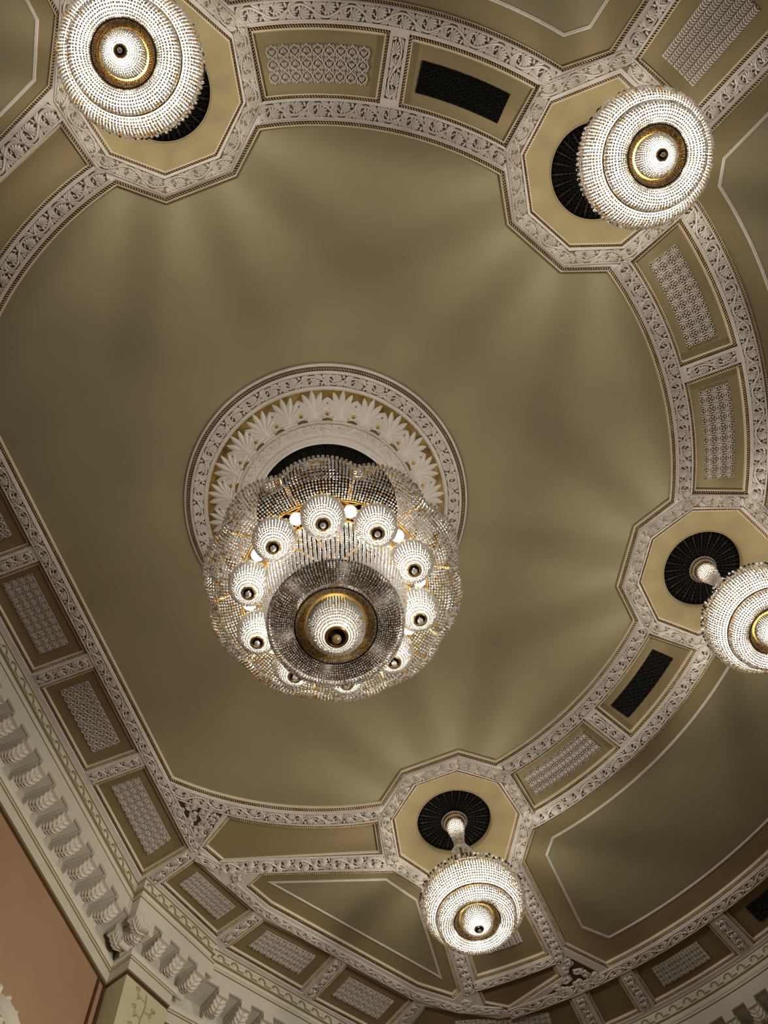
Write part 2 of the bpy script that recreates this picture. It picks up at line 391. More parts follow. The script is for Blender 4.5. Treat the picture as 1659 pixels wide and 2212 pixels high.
for s_ in (1, -1):
    f = lambda L: [(x, y*s_) for x, y in [X(q) for q in L]]
    band(f([(-.7835, .66), (-.7835, .905)]), .19)
    band(f([(-.79, .925), (-.745, .99)]), .19)
    band(f([(-.742, .992), (-.256, 1.173)]), .28)
    band(f([(-.735, 1.06), (-.683, 1.20), (-.345, 1.72), (-.225, 1.835)]), .16)
    band(f([(-.225, 1.835), (-.09, 1.905)]), .17)
    band([(x, y*s_) for x, y in arc(1.93, 92, 40)], .235)
    band(f([(-.815, .91), (-.955, .952)]), .20); band(f([(-.712, 1.213), (-.845, 1.260)]), .20)
    band(f([(-.53, 1.487), (-.67, 1.578)]), .20); band(f([(-.352, 1.763), (-.49, 1.862)]), .19)
    band(f([(-.705, .835), (-.775, .885)]), .16)
    for a0, a1 in zip([85.59]+[q[0] for q in ROWA[:-1]], [q[1] for q in ROWA]):
        m_ = (a0+a1)/2; band([(x, y*s_) for x, y in [pol(1.975, m_), pol(2.135, m_)]], .215 if m_ < 84 else .20)
for yc in (.543, .19, -.163, -.516): band([X((-.815, yc)), X((-.975, yc))], .205)
# the carved spandrel at the stage corners: extra leaves thrown about on a dark ground
for s_ in (1, -1):
    tri = ccw([(x, y*s_) for x, y in [X(q) for q in [(-.795, .70), (-.757, .705), (-.655, .785), (-.66, .815), (-.772, .89), (-.795, .885)]]])
    mb = MB(); fill(tri, [], ZF-.0045, mb); mb.build('spandrel_ground', ['scroll_ground'], ceiling)
    for x, y, a, k in [(-.775, .745, 60, 0), (-.735, .752, 20, 1), (-.70, .785, 35, 0), (-.765, .80, 100, 1), (-.725, .82, -30, 0), (-.762, .855, 70, 1), (-.69, .818, 150, 0), (-.745, .785, -60, 1), (-.745, .835, 20, 0), (-.715, .795, 80, 1), (-.70, 1.032, 25, 0), (-.665, 1.036, 20, 1), (-.712, 1.05, 80, 1), (-.188, 1.822, 40, 0), (-.172, 1.855, 10, 1)]:
        a = math.radians(a); LEAVES.append((down(S*x, S*y*s_, ZF-.004, math.cos(a), math.sin(a)*s_, .62, .72), k, S*x, S*y*s_))
    t2 = ccw([(x, y*s_) for x, y in [X(q) for q in [(.18, 1.765), (.29, 1.91), (.17, 1.935), (.02, 1.925), (.165, 1.87)]]])
    mb = MB(); fill(t2, [], ZF-.0045, mb); mb.build('spandrel_ground', ['scroll_ground'], ceiling)
    for x, y, a, k in [(.185, 1.80, 70, 0), (.205, 1.85, 10, 1), (.25, 1.89, -40, 0), (.19, 1.895, 160, 1), (.14, 1.905, 20, 0), (.09, 1.925, 0, 1), (.165, 1.83, 110, 1), (.225, 1.87, 60, 0), (.16, 1.87, -20, 1), (.255, 1.915, 10, 0), (.215, 1.915, 100, 1), (.12, 1.89, 60, 0)]:
        a = math.radians(a); LEAVES.append((down(S*x, S*y*s_, ZF-.004, math.cos(a), math.sin(a)*s_, .60, .70), k, S*x, S*y*s_))
def cam_px(x, y, z):
    d = np.array((x-1.1931, y+3.378, z-CAMZ))@M
    return d[0]/d[2]*1931.84+829.5, d[1]/d[2]*1931.84+1106, d[2]
def seen(L):
    u, v, _ = cam_px(L[2], L[3], ZF)
    return -40 < u < 1700 and -40 < v < 2250
LEAVES.sort(key=lambda L: (not seen(L), (L[2]-1.19)**2+(L[3]+3.38)**2))
N_IND = 300
for mtx, k, x, y in LEAVES[:N_IND]:
    link(bpy.data.objects.new('scroll_leaf', SM[k]), ceiling, mtx)
co = []; fa = []; base = 0
MV = []
for me in SM:
    v = np.empty(len(me.vertices)*3, np.float32); me.vertices.foreach_get('co', v); me.calc_loop_triangles()
    MV.append((v.reshape(-1, 3), np.array([t.vertices[:] for t in me.loop_triangles])))
for mtx, k, x, y in LEAVES[N_IND:]:
    v, t = MV[k]; m4 = np.array(mtx); co.append(v@m4[:3, :3].T+m4[:3, 3]); fa.append(t+base); base += len(v)
tag(link(bpy.data.objects.new('scroll_leaves', fast_tris('scroll_leaves', np.vstack(co), np.vstack(fa), ['leaf_plaster'])), ceiling), kind='stuff')

# ---------------------------------------------------------------- relief panels
def cell_mesh(name, m='relief_plaster', kind=0):
    """one palmette of a relief panel in a unit square, Z towards the room"""
    mb = MB()
    if kind == 0:
        for s_ in (-1, 1):
            p = np.vstack([bez((0, -.50), (s_*.10, -.36), (s_*.34, -.26), 5), bez((s_*.34, -.26), (s_*.60, -.04), (s_*.36, .22), 5)[1:], bez((s_*.36, .22), (s_*.12, .34), (0, .52), 4)[1:]])
            mb.ridge(p, [.062]*len(p), .17, .0)
            t = np.linspace(.2*PI, 1.7*PI, 8); r_ = np.linspace(.13, .05, 8)
            mb.ridge(np.c_[s_*(.20-r_*np.cos(t)), -.20+r_*np.sin(t)], [.04]*8, .15, .0)
            mb.ridge(bez((s_*.46, .24), (s_*.40, .36), (s_*.22, .50), 4), [.02, .06, .06, .02], .14, .0)
            mb.ridge(bez((s_*.48, -.24), (s_*.40, -.36), (s_*.20, -.48), 4), [.02, .06, .06, .02], .14, .0)
        for ang, ln in ((90, .40), (60, .36), (120, .36), (30, .31), (150, .31)):
            d = np.array((math.cos(math.radians(ang)), math.sin(math.radians(ang))))
            c = np.array((0, -.12)); mb.ridge([c, c+d*ln*.45, c+d*ln*.8, c+d*ln], [.03, .066, .070, .01], .20, .0)
    elif kind == 1:      # feathered upright leaf
        for s_ in (-1, 1):
            for i in range(6):
                y = -.50+i*.165; mb.ridge(bez((s_*.04, y), (s_*.26, y-.02), (s_*.46, y+.14), 4), [.03, .062, .07, .02], .22, .0)
        mb.ridge([(0, -.52), (0, -.2), (0, .2), (0, .52)], [.05, .085, .085, .05], .30, .0)
    else:                # four-petalled flower and its tendrils
        for i in range(8):
            a = PI/4*i; d = np.array((math.cos(a), math.sin(a))); ln = .36 if i % 2 else .50
            mb.ridge([d*.04, d*ln*.5, d*ln*.8, d*ln], [.03, .085, .08, .03], .20, .0)
        for i in range(4):
            a = PI/2*i+PI/4; c = .47*np.array((math.cos(a), math.sin(a))); t = np.linspace(a, a+1.8*PI, 8)
            mb.ridge(np.c_[c[0]+.15*np.cos(t), c[1]+.15*np.sin(t)], [.045]*8, .17, .0)
    return mb.mesh(name, [m])
CELL = [cell_mesh('palmette', kind=k) for k in range(3)]
CELLD = cell_mesh('pierced_motif', 'dark_iron', 0)
def relief(name, f, nu, nv, kind, label, cat, group, dark=False, proud=.030, hz=None):
    """f(u,v) -> (x,y) on the panel for u,v in 0..1"""
    c = f(.5, .5); root = empty(name, (c[0], c[1], ZF+FD)); tag(root, label, cat, group)
    z0, z1 = 0.0, -proud*(.5 if not dark else .2)
    mb = MB(); nU, nV = 12, 4
    loop = [f(u, 0) for u in np.linspace(0, 1, nU+1)]+[f(1, v) for v in np.linspace(0, 1, nV+1)][1:]+[f(u, 1) for u in np.linspace(1, 0, nU+1)][1:]+[f(0, v) for v in np.linspace(1, 0, nV+1)][1:-1]
    top = [[(*f(u, v), 0) for u in np.linspace(0, 1, nU+1)] for v in np.linspace(0, 1, nV+1)]
    mb.grid([[(x-c[0], y-c[1], z1) for x, y, _ in r] for r in top], 1)
    mb.grid([[(x-c[0], y-c[1], z) for x, y in loop] for z in (0.0, z1)], 0, True)
    mb.build('backing', ['black']*2 if dark else ['relief_plaster', 'relief_ground'], root)
    for i in range(nu):
        for j in range(nv):
            u, v = (i+.5)/nu, (j+.5)/nv
            p = np.array(f(u, v)); du = (np.array(f(u+.4/nu, v))-np.array(f(u-.4/nu, v)))/.8; dv = (np.array(f(u, v+.4/nv))-np.array(f(u, v-.4/nv)))/.8
            fl = 1 if (i+j) % 2 or kind != 0 else -1
            m4 = Matrix(((du[0]*fl, dv[0]*fl, 0, p[0]-c[0]), (du[1]*fl, dv[1]*fl, 0, p[1]-c[1]), (0, 0, -(hz or min(np.linalg.norm(du), np.linalg.norm(dv))*.9), z1), (0, 0, 0, 1)))
            link(bpy.data.objects.new('pierced_motif' if dark else 'palmette', CELLD if dark else CELL[kind]), root, m4)
    return root
def polf(r0, r1, a0, a1): return lambda u, v: pol(r0+(r1-r0)*v, a0+(a1-a0)*u)
def quad(a, b, c, d):
    a, b, c, d = [np.array(X(q)) for q in (a, b, c, d)]
    return lambda u, v: tuple((1-v)*((1-u)*a+u*b)+v*((1-u)*d+u*c))
G1 = 'relief panels in the ring coffers'; G2 = 'dark ventilation grilles in the ceiling'; G3 = 'relief panels in the border coffers'; G4 = 'feathered relief panels behind the chandeliers'
relief('relief_panel', polf(1.085, 1.171, -76.4, -63.9), 9, 3, 0, 'white palmette relief panel right of the top left chandelier, beside a dark grille', 'relief panel', G1)
relief('ventilation_grille', polf(1.091, 1.166, -57.5, -45.9), 12, 4, 0, 'black curved grille panel left of the top right chandelier', 'grille', G2, True)
relief('relief_panel', polf(1.085, 1.171, -17.0, -3.4), 9, 3, 2, 'white relief panel just below the top right chandelier in the right arc of the ring', 'relief panel', G1)
relief('relief_panel', polf(1.085, 1.171, 3.4, 17.0), 9, 3, 2, 'white relief panel just above the right edge chandelier in the right arc of the ring', 'relief panel', G1)
relief('ventilation_grille', polf(1.091, 1.166, 45.9, 57.5), 12, 4, 0, 'black curved grille panel below left of the right edge chandelier', 'grille', G2, True)
relief('relief_panel', polf(1.085, 1.171, 63.9, 76.4), 9, 3, 2, 'white relief panel up right of the lowest chandelier, in the ring', 'relief panel', G1)
for A, lb in ((-A1, 'long feathered relief panel running to the top right corner, behind the top right chandelier'), (90, 'feathered relief panel half hidden behind the lowest chandelier')):
    relief('relief_panel', polf(1.44, 1.672, A-2.3, A+2.3), 6, 5, 1, lb, 'relief panel', G4)
for y0, y1, k, lb in ((.2500, .4727, 0, 'white relief panel of the stage border, second from the corner pilaster block'), (.602, .856, 2, 'white relief panel at the stage end corner, last of the straight border row'), (-.112, .122, 2, 'white relief panel of the stage border, third from the corner pilaster block'), (-.465, -.231, 0, 'white relief panel of the stage border, uppermost at the left edge of the picture')):
    q = (.843, .871) if y0 > .6 else (y1, y1)
    relief('relief_panel', quad((-.847, y0), (-.847, q[0]), (-.936, q[1]), (-.936, y0)), 10, 4, k, lb, 'relief panel', G3)
def shrink(P, a, b):
    P = [np.array(p)/S for p in P]; c = sum(P)/4
    u = P[1]-P[0]; v = P[3]-P[0]
    g = lambda s_, t: (1-s_)*((1-t)*P[0]+t*P[3])+s_*((1-t)*P[1]+t*P[2])
    return [tuple(g(s_, t)) for s_, t in ((a, b), (1-a, b), (1-a, 1-b), (a, 1-b))]
for P, k, lb in ((P5, 2, 'small relief panel above the pilaster at the lower left corner'), (P6, 2, 'small relief panel second from the lower left corner along the bottom border'), (P7, 2, 'small relief panel third from the lower left corner along the bottom border')):
    relief('relief_panel', quad(*shrink(P, .17, .26)), 8, 4, k, lb, 'relief panel', G3)
relief('relief_panel', polf(2.01, 2.10, 72.0, 77.2), 8, 4, 2, 'dim relief panel in the bottom right border, left of a dark grille', 'relief panel', G3)
relief('relief_panel', quad((-.255, 1.90), (.06, 1.995), (.05, 2.085), (-.30, 1.99)), 9, 4, 2, 'relief panel at the bottom edge below the lowest chandelier', 'relief panel', G3)
relief('ventilation_grille', polf(2.01, 2.10, 61.0, 66.2), 8, 4, 0, 'black grille panel at the bottom right edge of the picture', 'grille', G2, True)

# ================================================================= CENTRAL ROSETTE
ros = empty('ceiling_rosette', (0, 0, ZF)); tag(ros, 'large round plaster rosette with gilt ground and palmettes above the central chandelier', 'ceiling rosette')
b = MB()
b.lathe([(1.985, FD), (1.98, .02), (1.955, .0), (1.945, .012), (1.90, .012), (1.895, -.03), (1.875, -.045), (1.86, -.045), (1.855, -.035), (1.70, -.045), (1.695, -.055), (1.665, -.065), (1.66, -.055), (1.645, -.06)], 160)
b.lathe([(1.262, -.205), (1.255, -.235), (1.235, -.24), (1.225, -.225), (1.055, -.26), (1.045, -.285), (1.02, -.29), (.985, -.325), (.965, -.325), (.963, -.28)], 120)
b.build('moulded_rings', ['plaster'], ros)
MB().lathe([(1.648, -.058), (1.262, -.208)], 128).build('gilt_ground', ['gilt'], ros)
cb = MB(); cb.lathe([(1.947, -.0), (1.897, -.0)], 128); cb.build('rope_bed', ['brown'], ros)
circ = lambda r, n=240: [(r*math.cos(t), r*math.sin(t)) for t in np.linspace(0, 2*PI, n, endpoint=False)]
rope('rope_moulding', circ(1.922), -.012, .022, ros)
MB().lathe([(1.85, -.047), (1.705, -.053)], 128).build('band_ground', ['scroll_ground'], ros)
def studs(name, r, z, n, rad, m, parent):
    a = 2*PI*np.arange(n)/n; C = np.c_[r*np.cos(a), r*np.sin(a), np.full(n, z)]
    V = (C[:, None]+rad*OCV[None]).reshape(-1, 3); F = (OCF[None]+6*np.arange(n)[:, None, None]).reshape(-1, 3)
    return tag(link(bpy.data.objects.new(name, fast_tris(name, V, F, [m])), parent), kind='stuff')
for r, z in ((1.655, -.062), (1.245, -.242), (1.050, -.288)): studs('bead_row', r, z, int(2*PI*r/.036), .013, 'cream', ros)
N = 38
for i in range(N):
    a = 2*PI*i/N; st = 2*PI*1.778/N
    link(bpy.data.objects.new('scroll_leaf', SM[i % 2]), ros, down(1.778*math.cos(a), 1.778*math.sin(a), -.052, -math.sin(a), math.cos(a), st/.30, .84, .7))
def palm_mesh():
    mb = MB(); L = .355
    mb.ridge(bez((-.09, .0), (0, .03), (.09, .0), 6), [.03]*6, .03)
    mb.ridge([(0, .02), (0, .08), (0, .15), (0, .21), (0, .26)], [.085, .12, .115, .08, .02], .030)
    for i, ang in enumerate(np.linspace(-88, 88, 11)):
        a = math.radians(90-ang); d = np.array((math.cos(a), math.sin(a))); u_ = abs(ang)/88
        n = np.array((math.copysign(1, ang)*(1 if ang else 0), 0.0))
        ln = L*(1-.50*u_**1.5); c = np.array((0.0, .045))
        mb.ridge(bez(c, c+d*ln*.55+np.array((0, .03*u_)), c+d*ln+n*.012-np.array((0, .03*u_)), 7), [.012, .022, .030, .036, .036, .027, .008], .032, .004)
    for s_ in (-1, 1):
        t = np.linspace(0, 1.5*PI, 8); r_ = np.linspace(.035, .015, 8)
        mb.ridge(np.c_[s_*(.10+r_*np.sin(t)), .035+r_*np.cos(t)*.8], [.012]*8, .03)
    return mb.mesh('palmette_leaf', ['leaf_plaster'])
PM = palm_mesh()
sl = (-.058+.208)/(1.648-1.262)
for i in range(24):
    a = math.radians(-69+7.5+15*i); ca, sa = math.cos(a), math.sin(a); r0 = 1.272
    yv = Vector((ca, sa, sl)).normalized(); xv = Vector((sa, -ca, 0)); zv = xv.cross(yv)
    if zv.z > 0: xv = -xv; zv = xv.cross(yv)
    k = 1.12
    link(bpy.data.objects.new('palmette_leaf', PM), ros, Matrix(((xv.x*k, yv.x, zv.x, r0*ca), (xv.y*k, yv.y, zv.y, r0*sa), (xv.z*k, yv.z, zv.z, -.206), (0, 0, 0, 1))))
sm = MB(); sm.ball((0, 0, 0), .036, 12, 6); SMH = sm.mesh('gilt_stud', ['gold'], True)
for i in range(24):
    a = math.radians(-69+15*i); r = 1.345
    link(bpy.data.objects.new('gilt_stud', SMH), ros, Matrix.Translation((r*math.cos(a), r*math.sin(a), -.188)))
for i in range(30):
    a = 2*PI*i/30; st = 2*PI*1.14/30
    link(bpy.data.objects.new('scroll_leaf', SM[i % 2]), ros, down(1.14*math.cos(a), 1.14*math.sin(a), -.243, -math.sin(a), math.cos(a), st/.30, .85, .55))
MB().lathe([(.965, -.285), (.30, -.285), (.01, -.285)], 96).build('pierced_disc', ['black'], ros)
fm = MB()
for i in range(12):
    a = PI/6*i; d = np.array((math.cos(a), math.sin(a))); fm.ridge([d*.012, d*.045, d*.068], [.004, .007, .003], .012)
t = np.linspace(0, 2*PI, 19); fm.ridge(np.c_[.086*np.cos(t), .086*np.sin(t)], [.006]*19, .012)
FM = fm.mesh('pierced_flower', ['dark_iron'])
for r, n in ((.86, 28), (.66, 22)):
    for i in range(n):
        a = 2*PI*i/n; link(bpy.data.objects.new('pierced_flower', FM), ros, down(r*math.cos(a), r*math.sin(a), -.286, -math.sin(a), math.cos(a)))

# ================================================================= ROUND GRILLES
fr = MB(); fr.ridge([(0, .14), (0, .30), (0, .44), (0, .50), (0, .57)], [.004, .005, .008, .012, .003], .012)
for s_ in (-1, 1):
    for i in range(6):
        y = .20+.058*i; wv = .045+.10*(y/.6)*.45
        fr.ridge(bez((0, y), (s_*wv*.7, y+.015), (s_*wv, y+.075), 4), [.003, .0035, .0035, .002], .007)
FR = fr.mesh('frond', ['grille_bar'])
pos = [(-90, 'top left'), (-A1, 'top right'), (A1, 'right edge'), (90, 'lowest')]
for A, nm in pos:
    c = loc(A, 1.135, 0); g = empty('round_grille', (c[0], c[1], ZF+FD+.085)); tag(g, f'dark round fretwork grille in the ceiling above the {nm} chandelier', 'grille', 'round grilles above the small chandeliers')
    MB().lathe([(.60, .002), (.30, .002), (.02, .002)], 64).build('backing', ['black'], g)
    for i in range(24):
        a = 2*PI*i/24; link(bpy.data.objects.new('frond', FR), g, down(0, 0, 0, math.cos(a), math.sin(a)))

# ================================================================= CHANDELIERS
def beads(name, P, rad, mats, prob, parent, sq=(1, 1, 1)):
    P = np.asarray(P); n = len(P); R = np.asarray(rad)*np.ones(n)
    V = (P[:, None]+R[:, None, None]*(ICV*np.array(sq))[None]).reshape(-1, 3); F = (ICF[None]+12*np.arange(n)[:, None, None]).reshape(-1, 3)
    mi = np.repeat(rng.choice(len(mats), n, p=prob), 20)
    return tag(link(bpy.data.objects.new(name, fast_tris(name, V, F, mats, mi)), parent), kind='stuff')
def tier_pts(prof, nstr, sp, fn=None, ph=0.0, jit=.002, c=(0, 0)):
    P = np.array(prof, float); d = np.r_[0, np.cumsum(np.linalg.norm(np.diff(P, axis=0), axis=1))]
    # smooth the profile
    tt = np.linspace(0, d[-1], 60); Pr = np.c_[np.interp(tt, d, P[:, 0]), np.interp(tt, d, P[:, 1])]
    ker = np.ones(9)/9
    pad = np.vstack([np.repeat(Pr[:1], 4, 0), Pr, np.repeat(Pr[-1:], 4, 0)]); Pr = np.c_[np.convolve(pad[:, 0], ker, 'valid'), np.convolve(pad[:, 1], ker, 'valid')]
    d = np.r_[0, np.cumsum(np.linalg.norm(np.diff(Pr, axis=0), axis=1))]
    n = max(2, int(d[-1]/sp)); t = np.linspace(0, d[-1], n); r = np.interp(t, d, Pr[:, 0]); z = np.interp(t, d, Pr[:, 1])
    th = ph+2*PI*np.arange(nstr)/nstr
    Rg, Tg = np.meshgrid(r, th); Zg, _ = np.meshgrid(z, th); Sg, _ = np.meshgrid(t/d[-1], th)
    if fn: Rg, Zg = fn(Rg, Zg, Tg, Sg)
    out = np.c_[(c[0]+Rg*np.cos(Tg)).ravel(), (c[1]+Rg*np.sin(Tg)).ravel(), Zg.ravel()]
    return out+rng.normal(0, jit, out.shape)
def tier(name, prof, nstr, sp, rmax, mats, prob, parent, fn=None, fillf=.97, sq=(1, 1, 1), jit=.0015):
    P = tier_pts(prof, nstr, sp, fn, jit=jit); r = np.hypot(P[:, 0], P[:, 1])
    return beads(name, P, np.clip(PI*r/nstr*fillf, .006, rmax), mats, prob, parent, sq)
def point(name, l, power, parent, rad=.06):
    d = bpy.data.lights.new(name, 'POINT'); d.energy = power; d.color = WARM; d.shadow_soft_size = rad
    o = bpy.data.objects.new(name, d); o.location = l; return link(o, parent)
def copy_tree(o, parent=None):
    c = o.copy(); col.objects.link(c); c.parent = parent
    for ch in list(o.children): copy_tree(ch, c)
    return c

def small_chandelier():
    t = empty('crystal_chandelier')
    g = MB(); g.lathe([(.02, .14), (.17, .14), (.185, .12), (.20, .10), (.19, .06), (.15, .05), (.12, .02), (.02, .02)], 40); g.build('ceiling_cup', ['dark_gold'], t, True)
    studs('cup_beads', .195, .09, 36, .022, 'crystal', t); studs('cup_beads', .165, .045, 30, .020, 'crystal', t)
    g = MB(); g.lathe([(.115, .03), (.125, -.06), (.11, -.16), (.075, -.28), (.06, -.40), (.075, -.50), (.055, -.60)], 32); g.build('glass_stem', ['crystal'], t, True)
    beads('stem_beads', tier_pts([(.13, .02), (.14, -.06), (.10, -.25), (.07, -.42), (.10, -.58), (.16, -.68)], 26, .034), .012, ['crystal', 'crystal_amber'], [.7, .3], t)
    g = MB(); g.lathe([(.02, -.40), (.02, -1.46), (.05, -1.48), (.02, -1.52), (.004, -1.53)], 12); g.build('rod', ['dark_gold'], t)
    g = MB()
    for i in range(12):
        a = 2*PI*i/12; ca, sa = math.cos(a), math.sin(a)
        p = [(.03, -1.45), (.25, -1.40), (.52, -1.52), (.70, -1.67)]
        for (r0, z0), (r1, z1) in zip(p[:-1], p[1:]):
            n = (-sa*.018, ca*.018); q = []
            for r, z in ((r0, z0), (r1, z1)): q += [(r*ca+n[0], r*sa+n[1], z+.008), (r*ca-n[0], r*sa-n[1], z+.008), (r*ca-n[0], r*sa-n[1], z-.008), (r*ca+n[0], r*sa+n[1], z-.008)]
            g.add(q, [(0, 1, 5, 4), (1, 2, 6, 5), (2, 3, 7, 6), (3, 0, 4, 7)])
    g.build('arms', ['gold'], t)  # arms broadened and multiplied so their shadows streak the ceiling
    MB().torus(.715, .012, -1.66, 96, 6).build('upper_ring', ['dark_gold'], t, True)
    tier('upper_skirt', [(.715, -1.65), (.728, -1.74), (.715, -1.84), (.66, -1.94), (.60, -1.99), (.545, -2.00)], 124, .030, .0185, ['crystal', 'crystal_amber', 'crystal_smoke'], [.68, .24, .08], t)
    beads('rim_drops', tier_pts([(.725, -1.60), (.735, -1.66)], 84, .03), .017, ['crystal', 'hole'], [.55, .45], t, (1, 1, 1.6))
    MB().lathe([(.69, -1.70), (.70, -1.78), (.685, -1.85), (.63, -1.93), (.58, -1.965), (.545, -1.975)], 72).build('upper_glow_shell', ['glow_shell'], t, True)  # added translucent shells behind skirts and bowl, spread light so the beads look bright
    MB().torus(.555, .013, -2.008, 96, 6).build('middle_ring', ['dark_gold'], t, True)
    tier('lower_skirt', [(.545, -2.02), (.548, -2.09), (.50, -2.15), (.43, -2.165), (.365, -2.135), (.328, -2.09)], 100, .029, .017, ['crystal', 'crystal_amber', 'crystal_smoke'], [.74, .19, .07], t)
    MB().lathe([(.525, -2.03), (.525, -2.085), (.485, -2.125), (.43, -2.135), (.37, -2.11), (.335, -2.075)], 72).build('lower_glow_shell', ['glow_shell'], t, True)
    MB().lathe([(.19, -2.0), (.20, -2.09), (.175, -2.155), (.12, -2.195), (.06, -2.21)], 48).build('bowl_glow_shell', ['glow_shell'], t, True)
    MB().torus(.316, .011, -2.085, 72, 8).build('lower_ring', ['brown'], t, True)
    MB().lathe([(.308, -2.085), (.29, -2.03), (.25, -1.96), (.20, -1.92), (.05, -1.91)], 56).build('gilt_reflector', ['gold'], t, True)
    tier('reflector_strands', [(.302, -2.095), (.285, -2.05), (.24, -1.99)], 84, .022, .0095, ['crystal_amber', 'crystal'], [.72, .28], t)
    tier('bottom_bowl', [(.205, -2.00), (.222, -2.09), (.195, -2.17), (.13, -2.22), (.06, -2.235)], 54, .022, .0145, ['crystal', 'crystal_amber'], [.85, .15], t)
    g = MB(); g.torus(.054, .010, -2.24, 32, 8); fo = g.build('finial_collar', ['gold'], t, True)
    MB().lathe([(.050, -2.235), (.046, -2.20), (.005, -2.20)], 24).build('finial_socket', ['hole'], t)
    g = MB(); g.ball((0, 0, -2.268), .026, 14, 8); g.build('finial_ball', ['crystal'], t, True)
    bm = MB(); bm.ball((0, 0, 0), .045, 12, 8, 0, 1.3); me = bm.mesh('bulb', ['bulb'], True)
    for i in range(8):
        a = 2*PI*(i+.5)/8; link(bpy.data.objects.new('bulb', me), t, Matrix.Translation((.52*math.cos(a), .52*math.sin(a), -1.84)))
    for i in range(6):
        a = 2*PI*(i+.25)/6; link(bpy.data.objects.new('bulb', me), t, Matrix.Translation((.38*math.cos(a), .38*math.sin(a), -2.05)))
    for i in range(3):
        a = 2*PI*i/3; link(bpy.data.objects.new('bulb', me), t, Matrix.Translation((.10*math.cos(a), .10*math.sin(a), -2.09)))
    point('chandelier_light', (0, 0, -1.70), P_SMALL*.80, t, .055)
    for i in range(8):
        a = 2*PI*(i+.5)/8; point('chandelier_light', (.56*math.cos(a), .56*math.sin(a), -1.84), P_SMALL*.020, t, .05)
    for i in range(6):
        a = 2*PI*(i+.25)/6; point('chandelier_light', (.43*math.cos(a), .43*math.sin(a), -2.06), P_SMALL*.014, t, .04)
    point('chandelier_light', (0, 0, -2.08), P_SMALL*.03, t, .04); point('chandelier_light', (0, 0, -.12), P_SMALL*.012, t, .04)  # second light added inside the stem, where no bulb sits, so its glass glows
    return t
ch0 = small_chandelier()
CL = ['small crystal chandelier at the top left, cut by the picture edge', 'small crystal chandelier at the top right, in front of its round grille', 'small crystal chandelier cut off by the right edge of the picture', 'small crystal chandelier lowest in the picture, its glass stem in view']
for i, (A, nm) in enumerate(pos):
    o = ch0 if i == 0 else copy_tree(ch0)
    c = loc(A, 1.135, 0); o.location = (c[0], c[1], ZF); o.rotation_euler = (0, 0, math.radians(A))
    tag(o, CL[i], 'chandelier', 'small chandeliers in the octagons')

